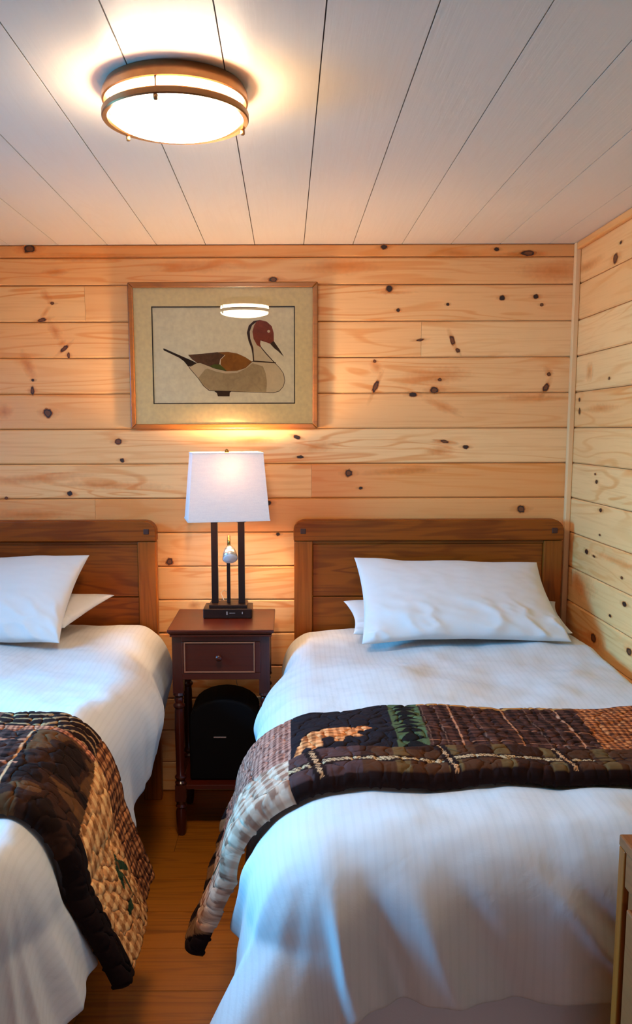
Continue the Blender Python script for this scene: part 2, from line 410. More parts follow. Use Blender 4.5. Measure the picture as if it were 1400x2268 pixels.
# --- right wall
mb = MB()
for k in range(len(zl) - 1):
    hi, lo = zl[k], zl[k + 1]
    if k == 0: continue
    if k == 1: hi = zl[0]
    js = [YB + .02]
    yj = YB - random.uniform(1.2, 2.4)
    js += [yj, YF - .05]
    for a, b in zip(js[1:], js[:-1]):
        mb.col = (random.random(), random.choice([.1, .3, .5, .65]), 0, 1); c = .0048
        poly = [(XR + .02, lo + .0012), (XR + c, lo + .0012), (XR, lo + .0012 + c), (XR, hi - .0012 - c), (XR + c, hi - .0012), (XR + .02, hi - .0012)]
        mb.prism(poly, 1, a + .0004, b - .0004)
mb.cur = 1; mb.col = (.5, .5, 0, 1); mb.box(XR + .012, XR + .06, YF - .05, YB + .05, 0, ZC)
for (x, y, ry, rz, kind) in [(1364,572,8,12,0),(1376,537,4,4,1),(1284,885,3,5,1),(1284,911,3,8,1),(1322,1067,4,5,1),(1319,1050,3,3,1),(1331,1130,5,5,1),(1329,1185,3,3,1),(1300,1222,6,7,1),(1316,1232,5,3,0),(1384,1338,7,7,1),(1352,1364,4,4,1),(1315,1413,10,12,0),(1394,1443,9,10,0),(1378,1280,4,4,0),(1350,838,3,4,0)]:
    c = on_x(x, y, XR); s_ = c.y / F_PX
    mb.cur = 2; disc(mb, c, Vector((0, ry * s_ * 5, 0)), Vector((0, 0, rz * s_ * 1.3)), off=Vector((-.0006, 0, 0)), n=18)
    mb.cur = 3 + kind; disc(mb, c, Vector((0, ry * s_ * 2.0, 0)), Vector((0, 0, rz * s_)), off=Vector((-.0012, 0, 0)))
mb.cur = 2
for (x, y, ry, rz) in [(1300,590,60,14),(1306,822,14,24),(1290,1295,50,36),(1330,905,60,12),(1300,1420,60,30),(1370,1245,90,10)]:
    c = on_x(x, y, XR); s_ = c.y / F_PX
    disc(mb, c, Vector((0, ry * s_ * 2, 0)), Vector((0, 0, rz * s_)), off=Vector((-.0003, 0, 0)), n=18)
struct(mb.build('wall_right', [M['pine_y'], M['gap'], M['stain'], M['knot'], M['knot_black']], fix=False))
# --- left wall with a window opening
WY0, WY1, WZ0, WZ1 = 1.35, 2.45, 1.12, 1.88
mb = MB()
def wall_boards(mb, axis, pos, sgn, r0, r1, hole=None):
    for k in range(len(zl) - 1):
        hi, lo = zl[k], zl[k + 1]
        if hi - lo < .004: continue
        segs = [(r0, r1)]
        if hole and hi > hole[2] and lo < hole[3]: segs = [(r0, hole[0]), (hole[1], r1)]
        for a, b in segs:
            mb.col = (random.random(), random.uniform(.1, .7), 0, 1)
            A, B = sorted((pos, pos + sgn * .02))
            h2, l2 = hi, lo
            if hole:
                if lo < hole[2] < hi or lo < hole[3] < hi: pass
            if axis == 0: mb.box(a, b, A, B, l2 + .0015, h2 - .0015)
            else: mb.box(A, B, a, b, l2 + .0015, h2 - .0015)
hole = (WY0, WY1, WZ0, WZ1)
wall_boards(mb, 1, XL, -1, YF, YB + .02, hole)
mb.cur = 1; mb.col = (.5, .5, 0, 1)
mb.box(XL - .06, XL - .012, YF - .05, WY0, 0, ZC); mb.box(XL - .06, XL - .012, WY1, YB + .05, 0, ZC)
mb.box(XL - .06, XL - .012, WY0, WY1, 0, WZ0 - .12); mb.box(XL - .06, XL - .012, WY0, WY1, WZ1 + .02, ZC)
struct(mb.build('wall_left', [M['pine_y'], M['gap']]))
# --- wall behind the camera with an unseen window added for the fill light
HX0, HX1, HZ0, HZ1 = -.55, .85, .68, 1.38
mb = MB()
wall_boards(mb, 0, YF, -1, XL - .05, XR + .05, (HX0, HX1, HZ0, HZ1))
mb.cur = 1; mb.col = (.5, .5, 0, 1)
mb.box(XL - .05, HX0, YF - .06, YF - .012, 0, ZC); mb.box(HX1, XR + .05, YF - .06, YF - .012, 0, ZC)
mb.box(HX0, HX1, YF - .06, YF - .012, 0, HZ0 - .02); mb.box(HX0, HX1, YF - .06, YF - .012, HZ1 + .1, ZC)
struct(mb.build('wall_front', [M['pine_x'], M['gap']]))
def window(name, axis, pos, a0, a1, z0, z1, sgn):
    e = bpy.data.objects.new(name, None); COL.objects.link(e); e['kind'] = 'structure'
    mid = (a0 + a1) / 2
    e.location = (pos, mid, z0) if axis == 1 else (mid, pos, z0)
    def bx(m, a, b, p0, p1, lo, hi):
        P0, P1 = sorted((pos + sgn * p0, pos + sgn * p1))
        (m.box(P0, P1, a, b, lo, hi) if axis == 1 else m.box(a, b, P0, P1, lo, hi))
    m = MB()
    for (a, b, lo, hi) in ((a0 - .09, a0, z0 - .14, z1 + .14), (a1, a1 + .09, z0 - .14, z1 + .14), (a0, a1, z1, z1 + .14), (a0, a1, z0 - .14, z0)):
        bx(m, a, b, -.015, .06, lo, hi)
    m.build('window_frame', M['pine_z'], e, bevel=.003)
    m = MB()
    for (a, b, lo, hi) in ((a0, a0 + .04, z0, z1), (a1 - .04, a1, z0, z1), (a0, a1, z1 - .04, z1), (a0, a1, z0, z0 + .04), (mid - .02, mid + .02, z0, z1)):
        bx(m, a, b, .02, .05, lo, hi)
    m.build('sash', M['outlet'], e)
    m = MB(); bx(m, a0 + .04, a1 - .04, .033, .037, z0 + .04, z1 - .04); m.build('pane', M['glass'], e)
window('window_1', 1, XL, WY0, WY1, WZ0, WZ1, -1)
window('fill_window', 0, YF, HX0, HX1, HZ0, HZ1, -1)  # unseen window, added only as an opening for the front fill
# --- corner trim and the strip along the ceiling on the right
mb = MB(); mb.box(1.098, XR, YB - .024, YB, 0, ZC - .0)
struct(mb.build('trim_1', M['pine_z'], bevel=.004))
mb = MB(); mb.box(XR - .02, XR - .0005, YF, YB - .024, ZC - .028, ZC - .0005)
struct(mb.build('trim_2', M['pine_y'], bevel=.006))

# ================================================================= noise helpers
def vnoise(x, y, seed=0):
    r = np.random.RandomState(seed); T = r.rand(256, 256)
    xi = np.floor(x).astype(int); yi = np.floor(y).astype(int); fx = x - xi; fy = y - yi
    fx = fx * fx * (3 - 2 * fx); fy = fy * fy * (3 - 2 * fy)
    g = lambda a, b: T[a & 255, b & 255]
    return (g(xi, yi) * (1-fx) * (1-fy) + g(xi+1, yi) * fx * (1-fy) + g(xi, yi+1) * (1-fx) * fy + g(xi+1, yi+1) * fx * fy) * 2 - 1
def fbm(x, y, seed=0, o=3):
    s = 0; a = 1
    for k in range(o): s = s + a * vnoise(x * 2**k, y * 2**k, seed + k); a *= .5
    return s
def sstep(a, b, x): t = np.clip((x - a) / (b - a), 0, 1); return t * t * (3 - 2 * t)

# ================================================================= BEDS
TOP = .725
BEDS = dict(
    right=dict(xl=.10, xr=1.035, yf=1.60, Ro=(.19, .065, .15), head=(.027, 1.074), seed=11, hang=1, cf=.46, cc=.46),
    left=dict(xl=-1.50, xr=-.59, yf=1.55, Ro=(.15, .19, .15), head=(-1.553, -.506), seed=37, hang=-1, cf=.12, cc=.10))

def drape(p, q, B, off=0.0, quilt=False):
    """cloth point (p,q) laid flat over the bed -> where it hangs"""
    xl, xr, yf = B['xl'], B['xr'], B['yf']; RoL, RoR, RoF = B['Ro']
    hd = sstep(2.70, 2.93, q); gap = B['hang'] > 0
    RoLq = RoL * (1 - (.36 if gap else 0) * hd); RoRq = RoR * (1 - (0 if gap else .24) * hd) * (1 - (0 if gap else .36) * (1 - sstep(2.15, 2.8, q)))
    l = np.maximum(xl - p, 0); r = np.maximum(p - xr, 0); f = np.maximum(yf - q, 0)
    dx = r - l; dy = -f; d = np.hypot(dx, dy) + 1e-9; nx, ny = dx / d, dy / d
    Ro = np.sqrt((np.where(dx < 0, RoLq, RoRq) * nx) ** 2 + (RoF * ny) ** 2) + 1e-6
    Rd = .19; L = (Ro + Rd) / 2 * PI / 2
    ph = np.clip(d / L, 0, 1) * PI / 2
    e = np.maximum(d - L, 0)
    foot = 1 - sstep(yf, yf + .8, q)
    wallside = np.where((RoR < .1) & (dx > 0), 0.0, 1.0)
    side = np.abs(nx)
    corner = 4 * nx * nx * ny * ny
    flare = (-.25 + B['cf'] * foot) * side * wallside + (.06) * ny * ny + B['cc'] * corner
    if not gap: flare = flare + .50 * (1 - sstep(2.1, 2.75, q)) * side
    if quilt: flare = np.maximum(B.get('qflare', .3) * side * wallside, flare + .04)
    flare = np.clip(flare, -.3, .8)
    out = Ro * np.sin(ph) + flare * e
    drop = Rd * (1 - np.cos(ph)) + e * np.sqrt(1 - flare ** 2)
    # folds
    per = np.where(f > 0, -np.arctan2(f, np.abs(dx) + 1e-9) * .28 - np.where(np.abs(dx) < 1e-6, np.where(B['hang'] > 0, p - xl, xr - p), 0), q - yf)
    sd = B['seed']
    fold = fbm(per * 5.5, d * 1.3, sd, 2) * .6 + (1 - np.abs(fbm(per * 9, d * 1.5, sd + 5, 2))) * .5 - .35
    amp = sstep(.08, .45, d) * .034 * wallside * (1 + .9 * corner) * (1 - .85 * sstep(2.6, 2.93, q))
    fo = fold * amp
    if quilt: fo = fo * .5 + .012 * sstep(.05, .3, d)
    out = out + fo
    cxp = np.clip(p, xl, xr); cyp = np.maximum(q, yf)
    N1, N3 = np.sin(ph), np.cos(ph)
    X = cxp + nx * (out + off * N1); Y = cyp + ny * (out + off * N1)
    puff = .016 * fbm(p * 3.1, q * 3.1, sd + 20, 3) + .012 * np.sin((np.clip(p, xl, xr) - xl) / (xr - xl) * PI)
    if quilt: puff = puff + .002
    Z = TOP - drop + off * N3 + puff * N3
    # sags a little under the head end
    Z = Z - .015 * sstep(3.05, 3.3, q) * N3
    if RoR < .1: X = np.minimum(X, XR - .012)
    return np.stack([X, Y, Z], -1)

def duvet(B, label):
    step = .0125
    side = .415; LL = side + (.0 if B['hang'] < 0 else 0)
    p0, p1 = B['xl'] - side, B['xr'] + (.32 if B['Ro'][1] < .1 else side)
    q0, q1 = B['yf'] - .40, 3.275
    p = np.linspace(p0, p1, int((p1 - p0) / step)); q = np.linspace(0, 1, int((q1 - q0) / step))
    P, Q = np.meshgrid(p, q, indexing='ij')
    inner = P - B['xl'] if B['hang'] > 0 else B['xr'] - P
    lo = B['yf'] - .475 + .10 * sstep(-.08, .06, inner) + .006 * fbm(P * 6, P * 0, B['seed'] + 41, 2)
    Q = lo + (q1 - lo) * Q
    # uneven hem: the cloth edge wanders a little
    hem = .02 * fbm(Q * 3, Q * 0, B['seed'] + 40, 2)
    S = drape(P, Q, B)
    dl = np.maximum(B['xl'] - P, 0) if B['hang'] > 0 else np.maximum(P - B['xr'], 0); df_ = np.maximum(B['yf'] - Q, 0); dd_ = np.hypot(dl, df_)
    sx = P - B['xl'] if B['hang'] > 0 else B['xr'] - P
    for (c0, sl, w_, h_) in ((-.02, .25, .022, .022), (.065, .30, .026, -.030), (.15, .42, .030, .022), (.24, .50, .024, -.014), (.42, .9, .018, .012), (.47, .9, .02, -.012), (.78, -.9, .016, .010), (.66, .3, .05, -.012)):
        g_ = np.exp(-((sx - c0 - sl * (df_ - .2)) / w_) ** 2) * sstep(.10, .30, df_) * h_
        S[..., 1] -= g_
    for (q_, sl, w_, h_) in ((.05, .3, .03, .018), (.14, .4, .03, -.016), (1.05, -.2, .03, .010), (1.2, -.2, .03, -.010)):
        g_ = np.exp(-((Q - B['yf'] - q_ - sl * (dl - .2)) / w_) ** 2) * sstep(.10, .30, dl) * h_
        S[..., 0] -= g_ * B['hang']
    wr = fbm(P * 14, Q * 9, B['seed'] + 60, 3) * .0028 + fbm(P * 5, Q * 22, B['seed'] + 70, 2) * .002
    S[..., 2] += wr * (1 - sstep(.1, .3, np.maximum(np.maximum(B['xl'] - P, P - B['xr']), B['yf'] - Q)))
    mb = MB(); uv = np.stack([P + .003 * fbm(P * 6, Q * 3, 3, 2), Q], -1)
    mb.grid(S, uv)
    o = mb.build('duvet', M['duvet'], smooth=True)
    m = o.modifiers.new('thick', 'SOLIDIFY'); m.thickness = .012; m.offset = -1
    s = o.modifiers.new('smooth', 'SUBSURF'); s.levels = 1; s.render_levels = 1
    tag(o, label, 'duvet', 'white duvets on the twin beds')
    return o

def bed(B, label, group='twin beds'):
    x0, x1 = B['head']; cx = (x0 + x1) / 2
    t = thing('bed', label, 'bed', (cx, 3.33, 0), group)
    YH0, YH1 = 3.30, 3.345
    top, bot = 1.137, 1.056
    # crest rail with rounded corners
    mb = MB(); r = .045; poly = [(x0, bot), (x1, bot)]
    for k in range(9): a = PI / 2 * k / 8; poly.append((x1 - r + r * math.cos(a), top - r + r * math.sin(a)))
    for k in range(9): a = PI / 2 + PI / 2 * k / 8; poly.append((x0 + r + r * math.cos(a), top - r + r * math.sin(a)))
    mb.prism(poly, 1, YH0 - .006, YH1 + .004); mb.build('crest_rail', M['oak_x'], t, bevel=.005, seg=3)
    for sx in (x0 + .037, x1 - .037):
        mb = MB(); mb.box(sx - .0105, sx + .0105, YH0 - .009, YH0 - .003, 1.084, 1.105); mb.build('peg', M['peg'], t, bevel=.002)
    for a, b in ((x0 + .002, x0 + .074), (x1 - .074, x1 - .002)):
        mb = MB(); mb.box(a, b, YH0, YH1, 0, bot - .0015); mb.build('headboard_post', M['oak_z'], t, bevel=.004)
    mb = MB(); mb.box(x0 + .0745, x1 - .0745, YH0 + .010, YH1 - .012, bot - .012, bot - .002); mb.build('top_fillet', M['oak_x'], t)
    for (z0, z1) in ((.835, 1.043), (.62, .832), (.42, .617)):
        mb = MB(); mb.box(x0 + .0745, x1 - .0745, YH0 + .016, YH1 - .010, z0, z1); mb.build('headboard_panel', M['oak_x'], t, bevel=.003)
    # side rails, foot rail, legs
    inner0, inner1 = x0 + .05, x1 - .05
    for a, b in ((inner0, inner0 + .025), (inner1 - .025, inner1)):
        mb = MB(); mb.box(a, b, 1.56, YH0 - .001, .20, .34); mb.build('side_rail', M['oak_y'], t, bevel=.003)
    mb = MB(); mb.box(inner0, inner1, 1.53, 1.558, .20, .34); mb.build('foot_rail', M['oak_x'], t, bevel=.003)
    for a in (inner0 + .03, inner1 - .08):
        mb = MB(); mb.box(a, a + .05, 1.56, 1.61, 0, .20); mb.build('leg', M['oak_z'], t, bevel=.003)
    mb = MB()
    for k in range(9): yy = 1.7 + k * .18; mb.box(inner0 + .026, inner1 - .026, yy, yy + .07, .31, .33)
    mb.build('slats', M['pine_x'], t)
    return t
def mattress(B, label):
    x0, x1 = B['head']; mb = MB(); mb.box(x0 + .06, x1 - .06, 1.60, 3.27, .345, .60)
    o = mb.build('mattress', M['mattress'], bevel=.035, seg=4); tag(o, label, 'mattress', 'mattresses on the twin beds'); return o
def sheet(B, label):
    x0, x1 = B['head']; n = 90
    xs = np.linspace(x0 + .03, x1 - .05, n); zs = np.linspace(.56, .09, 30)
    X, Z = np.meshgrid(xs, zs, indexing='ij')
    Y = 1.512 + .008 * fbm(X * 6, Z * 2, B['seed'] + 90, 2) * sstep(.6, .3, Z) * 1.0 - .02 * sstep(.55, .1, Z)
    mb = MB(); mb.grid(np.stack([X, Y, Z], -1), flip=True); 
    o = mb.build('bed_sheet', M['sheet'], smooth=True); s = o.modifiers.new('thick', 'SOLIDIFY'); s.thickness = .004
    tag(o, label, 'sheet', 'sheets hanging at the bed ends'); return o

def pillow(BL, BR, TL, TR, T, seed, label, back=.5, wr=.006):
    BL, BR, TL, TR = map(np.array, (BL, BR, TL, TR)); n = 61
    g = np.linspace(-1, 1, n); g = np.sign(g) * (1 - (1 - np.abs(g)) ** 1.35); U, V = np.meshgrid(g, g, indexing='ij')
    bow = .055
    Ue = U * (1 - bow * (1 - V ** 2)); Ve = V * (1 - bow * 1.3 * (1 - U ** 2))
    a = ((Ue + 1) / 2)[..., None]; b = ((Ve + 1) / 2)[..., None]
    base = (BL * (1 - a) + BR * a) * (1 - b) + (TL * (1 - a) + TR * a) * b
    nr = np.cross(BR - BL, TL - BL); nr = nr / np.linalg.norm(nr)
    base[..., 2] += .005 * fbm(U * 2.2, V * 1.2, seed, 2) * np.abs(V)
    th = T * np.power(np.clip((1 - U ** 2) * (1 - V ** 2), 0, 1), .42) * (1 - .12 * V)
    rim = sstep(0, .25, th / T)
    low = .04 + 1.1 * sstep(.05, -.7, V)
    w1 = (1 - np.abs(fbm(U * 3.5 + V * 2.2, V * 1.6 - U * .8, seed + 3, 3))) ** 2 * wr * low * rim + fbm(U * 8, V * 8, seed + 8, 2) * wr * .12 * rim
    front = base + nr * (th * .62 + w1)[..., None]
    bk = base - nr * (th * (back))[..., None]
    mb = MB(); mb.grid(front); mb.grid(bk, flip=True)
    o = mb.build('pillow', M['cotton'], smooth=True, weld=.0004)
    s = o.modifiers.new('smooth', 'SUBSURF'); s.levels = 1; s.render_levels = 1
    tag(o, label, 'pillow', 'white pillows on the twin beds'); return o

bed(BEDS['right'], 'whole honey-oak twin bed with rounded headboard, beside the right wall')
mattress(BEDS['right'], 'mattress covered by the duvet on the bed beside the right wall')
sheet(BEDS['right'], 'pale sheet hanging below the duvet at the foot of the bed by the right wall')
duvet(BEDS['right'], 'white striped duvet on the bed beside the right wall, bear quilt across it')
bed(BEDS['left'], 'honey-oak twin bed at the left edge of the photo, cut off by the frame')
mattress(BEDS['left'], 'mattress covered by the duvet on the bed at the left edge')
sheet(BEDS['left'], 'pale sheet at the foot of the bed at the left edge')
duvet(BEDS['left'], 'white duvet on the left bed, its right side hanging by the nightstand')
pillow((.235, 2.985, .765), (1.02, 2.985, .765), (.215, 3.225, .83), (1.03, 3.225, .83), .07, 5, 'white pillow lying behind and under the large one on the right bed', back=.5)
pillow((.258, 2.89, .752), (.985, 2.89, .752), (.253, 3.20, 1.005), (.945, 3.20, .985), .105, 9, 'large white pillow leaning in front on the right bed, creased along its bottom', back=.16, wr=.011)
pillow((-1.42, 3.01, .785), (-.79, 2.98, .785), (-1.38, 3.235, .86), (-.655, 3.215, .862), .08, 15, 'cream-lit pillow poking out behind the front pillow on the left bed', back=.5)
pillow((-1.46, 2.89, .752), (-.785, 2.89, .752), (-1.44, 3.20, 1.01), (-.742, 3.20, 1.018), .105, 21, 'large white pillow leaning in front on the left bed, cut by the frame', back=.16, wr=.008)

# ---------------------------------------------------------------- quilts (patchwork worked out per stitch-sized cell)
def inpoly(px_, py_, poly):
    inside = np.zeros(px_.shape, bool); n = len(poly); j = n - 1
    for i in range(n):
        xi, yi = poly[i]; xj, yj = poly[j]
        c = ((yi > py_) != (yj > py_)) & (px_ < (xj - xi) * (py_ - yi) / (yj - yi + 1e-12) + xi)
        inside ^= c; j = i
    return inside
C3 = lambda r, g, b: np.array(lin(r, g, b)[:3])
def checks(P, Q, size, a, b, c, soft=0):
    """gingham: a where neither stripe, b one stripe, c both"""
    i = (np.floor(P / size).astype(int) & 1); j = (np.floor(Q / size).astype(int) & 1); k = i + j
    return np.where((k == 0)[..., None], a, np.where((k == 1)[..., None], b, c))
def plaid(P, Q, base, light, sp=.085, lw=.0022):
    c = np.broadcast_to(base, P.shape + (3,)).copy()
    w1 = (np.sin(P * 2 * PI / .03) > .2); w2 = (np.sin(Q * 2 * PI / .024) > .1)
    c = np.where((w1 & w2)[..., None], base * .35, c); c = np.where((~w1 & ~w2)[..., None], base * 1.9, c)
    return c
def lines(c, coord, pos, lw, col, k=1.0):
    for p in pos:
        m = np.abs(coord - p) < lw
        c = np.where(m[..., None], col * k + c * (1 - k), c)
    return c
def flat_xy(x, y, z=.745): v = on_z(x, y, z); return (v.x, v.y)

def cells(x, y, seed):
    r = np.random.RandomState(seed); J = r.rand(64, 64, 2); xi = np.floor(x).astype(int); yi = np.floor(y).astype(int)
    f1 = np.full(x.shape, 9.0); f2 = np.full(x.shape, 9.0)
    for a in (-1, 0, 1):
        for b in (-1, 0, 1):
            j = J[(xi + a) & 63, (yi + b) & 63]; d = np.hypot(xi + a + j[..., 0] - x, yi + b + j[..., 1] - y)
            f2 = np.minimum(f2, np.maximum(f1, d)); f1 = np.minimum(f1, d)
    return f2 - f1
def quilt_mesh(B, p0, p1, q0, q1, colour, label, thick, group='folded patchwork quilts'):
    st = .0027
    p = np.linspace(p0, p1, int((p1 - p0) / st)); q = np.linspace(q0, q1, int((q1 - q0) / st))
    P, Q = np.meshgrid(p, q, indexing='ij')
    T = (Q - q0) / (q1 - q0)
    Qw = Q + .006 * fbm(P * 7, Q * 2, 5, 2)                       # edges wander
    l_ = np.maximum(np.maximum(B['xl'] - P, P - B['xr']) - .15, 0); Pd = P + (.30 if B['hang'] > 0 else 0) * T * l_
    edge = np.minimum(1, np.minimum((Q - q0), (q1 - Q) * 1.3) / .022); edge = np.sqrt(np.clip(1 - (1 - edge) ** 2, 0, 1))
    puffy = cells(P / .046 + .28 * fbm(P * 30, Q * 30, 8, 2), Q / .046 + .28 * fbm(P * 30, Q * 30, 18, 2), 6)
    step = thick(P, Q) * edge + .003 + .0044 * sstep(0, .22, puffy)
    S = drape(Pd, Qw, B, off=step, quilt=True)
    col = colour(P, Q)
    col = col * (1 + .12 * fbm(P * 60, Q * 60, 2, 2)[..., None])
    c4 = np.concatenate([np.clip(col, 0.001, 1), np.ones(P.shape + (1,))], -1)
    mb = MB(); mb.grid(S, np.stack([P, Q], -1), cols=c4)
    o = mb.build('quilt', M['quilt'], smooth=True)
    m = o.modifiers.new('thick', 'SOLIDIFY'); m.thickness = .005; m.offset = 1
    tag(o, label, 'quilt', group); return o

# right quilt: bear block, tree strip, plaid; hanging end of cream check
s_ = 440 / 1400
bear = [(315,405),(330,375),(345,345),(370,300),(430,262),(530,240),(640,232),(720,240),(770,226),(805,235),(845,258),(800,268),(745,272),(728,285),(785,314),(740,318),(690,305),(650,318),(640,345),(590,354),(575,345),(578,322),(540,308),(490,332),(508,372),(440,386),(430,374),(400,360),(372,380),(365,405)]
bear = [flat_xy(560 + x * s_, 1560 + y * s_) for x, y in bear]
FX = {k: flat_xy(*v) for k, v in dict(green0t=(858,1590), green0b=(884,1682), green1t=(925,1588), green1b=(954,1684), chk_t=(1275,1590), chk_b=(1345,1684), black0=(622,1665), split=(1000,1684)).items()}
QS = FX['split'][1]
def col_right(P, Q):
    base = C3(46, 24, 16)
    lerp = lambda a, b: a[0] + (b[0] - a[0]) * (Q - a[1]) / (b[1] - a[1])
    gx0, gx1, cx = lerp(FX['green0t'], FX['green0b']), lerp(FX['green1t'], FX['green1b']), lerp(FX['chk_t'], FX['chk_b'])
    bx = 0.02
    c = plaid(P, Q, C3(58, 32, 24), None)
    c = lines(c, P - (gx1 - FX['green1b'][0]) , [.40, .54, .68, .82, .96], .0022, C3(190, 130, 96), .85)
    c = lines(c, P - (gx1 - FX['green1b'][0]), [.33, .365, .46, .60, .64, .74], .0012, C3(120, 84, 66), .7)
    c = lines(c, Q, [QS + .03, QS + .12], .002, C3(170, 108, 78), .8); c = lines(c, Q, [2.17], .006, C3(190, 130, 70), .8)
    ck = checks(P, Q, .008, C3(196, 118, 66), C3(140, 74, 40), C3(80, 40, 24)); c = np.where((P > cx)[..., None], ck, c)
    # tree strip
    inG = (P > gx0) & (P < gx1); mid = (gx0 + gx1) / 2; fr = ((Q * 1.0 - QS) / .036) % 1.0; hw = .034 * (1 - fr * .85)
    tree = (np.abs(P - mid) < hw) & inG
    c = np.where(inG[..., None], C3(74, 82, 52), c); c = np.where(tree[..., None], C3(24, 18, 16), c)
    blk = (P < gx0); c = np.where(blk[..., None], C3(32, 24, 26), c)
    b = inpoly(P, Q, bear); c = np.where(b[..., None], checks(P, Q, .009, C3(222, 146, 92), C3(190, 112, 62), C3(132, 72, 38)), c)
    # front band
    band = Q < QS
    f = np.where((fbm(P * 9, Q * 14, 4, 2) > 0)[..., None], C3(74, 42, 24), C3(52, 28, 18))
    f = np.where((np.sin(P * 2 * PI / .11) > .6)[..., None], C3(96, 70, 40), f)
    f = np.where((P < .16)[..., None], C3(74, 48, 44), f)
    qc = QS - .085
    cable = (np.abs(Q - qc) < .006) & (np.sin((P + Q * .9) * 2 * PI / .009) > -.1) & (P < .66)
    f = np.where(((np.abs(Q - qc) > .006) & (np.abs(Q - qc) < .013))[..., None], C3(40, 22, 16), f)
    f = np.where(cable[..., None], C3(196, 160, 118), f)
    for xv in (.07, .35, .60):
        f = np.where((np.abs(P - xv - (Q - qc) * -.15) < .012)[..., None], C3(34, 18, 14), f)
        f = np.where(((np.abs(P - xv - (Q - qc) * -.15) < .004) & (np.sin((Q + P) * 2 * PI / .009) > -.2))[..., None], C3(206, 150, 104), f)
    f = np.where((Q < QS - .13)[..., None], C3(34, 17, 13), f)
    c = np.where(band[..., None], f, c)
    # hanging end
    dl = -P - .015                          # how far past the black block
    hang = P < .02
    h1 = checks(P, Q, .007, C3(176, 120, 98), C3(146, 92, 74), C3(96, 56, 44))
    cream = checks(P + .2 * Q, Q - .2 * P, .0155, C3(196, 162, 136), C3(178, 138, 112), C3(140, 94, 72))
    front = Q < 1.86 - .45 * P
    h = np.where(front[..., None], cream, h1)
    leaf = (((P + .24) / .035) ** 2 + ((Q - 1.86) / .06) ** 2 < 1) & ~((P + .225 + (Q - 1.86) * .4) ** 2 < .00003)
    h = np.where(leaf[..., None], C3(52, 62, 46), h)
    tz = (P < -.325); tri = (((P + .445) / .12 + (Q / .09) % 1.0) % 1.0 > .5)
    h = np.where((tz & tri)[..., None], C3(30, 18, 18), h); h = np.where((tz & ~tri)[..., None], C3(122, 86, 58), h)
    c = np.where(hang[..., None], h, c)
    return c
BEDS['right']['qflare'] = .42; BEDS['left']['qflare'] = .13
quilt_mesh(BEDS['right'], -.385, 1.10, 1.71, 2.19, col_right,
    'folded bear-and-trees patchwork quilt laid across the right bed', lambda P, Q: .020 + .014 * sstep(QS + .01, QS - .03, Q))

def col_left(P, Q):
    # P grows to the right; the bed edge is at -.59
    c = plaid(P, Q, C3(52, 32, 26), None)
    c = lines(c, P, [-.70, -.80], .0012, C3(130, 100, 90), .7); c = lines(c, P, [-.60, -.86, -1.10], .0025, C3(200, 140, 96), .85)
    c = lines(c, Q + .1 * (P + .7), [1.79, 1.90], .003, C3(170, 104, 76), .8)
    camo = fbm(P * 16, Q * 20, 9, 2)
    cm = np.where((camo > .15)[..., None], C3(84, 52, 28), np.where((camo > -.35)[..., None], C3(50, 28, 18), C3(30, 17, 12)))
    c = np.where((P > -.585)[..., None], cm, c)
    pink = (np.abs(Q - 2.0) < .012); c = np.where(pink[..., None], checks(P, Q, .006, C3(190, 118, 84), C3(140, 80, 56), C3(90, 48, 34)), c)
    back = Q > 2.012
    bk = np.where((P < -.72)[..., None], C3(92, 52, 40), C3(34, 18, 14)); st = (np.sin((Q + .06 * fbm(P * 6, Q * 3, 3, 2)) * 2 * PI / .035) > .72) & (P > -.75)
    bk = np.where(st[..., None], C3(150, 112, 76), bk)
    c = np.where(back[..., None], bk, c)
    # hanging side
    hang = P > -.445 + (1.9 - Q) * .12
    cream = checks(P + .2 * Q, Q - .2 * P, .0155, C3(222, 168, 108), C3(196, 132, 78), C3(146, 88, 46))
    brown = checks(P, Q, .010, C3(176, 112, 66), C3(112, 62, 34), C3(56, 28, 16))
    h = np.where((Q > 2.02 - (P + .5) * .22)[..., None], brown, cream)
    h = np.where(((Q < 1.70) )[..., None], C3(26, 13, 10), h)
    for (a, b, r1, r2, an) in ((-.275, 1.90, .040, .011, .9), (-.285, 1.86, .045, .012, -.5), (-.24, 1.875, .045, .008, .2), (-.205, 1.83, .012, .030, .1)):
        u = (P - a) * math.cos(an) + (Q - b) * math.sin(an); v = -(P - a) * math.sin(an) + (Q - b) * math.cos(an)
        h = np.where((((u / r1) ** 2 + (v / r2) ** 2) < 1)[..., None], C3(40, 54, 34), h)
    seam = np.abs(Q - (1.875 + (P + .3) * .1)) < .003
    h = np.where((seam & (P > -.3))[..., None], C3(110, 66, 36), h)
    c = np.where(hang[..., None], h, c)
    return c
quilt_mesh(BEDS['left'], -1.9, -.125, 1.64, 2.13, col_left,
    'folded plaid patchwork quilt on the left bed, its end hanging towards the floor', lambda P, Q: .022 + .012 * sstep(1.99, 1.94, Q))

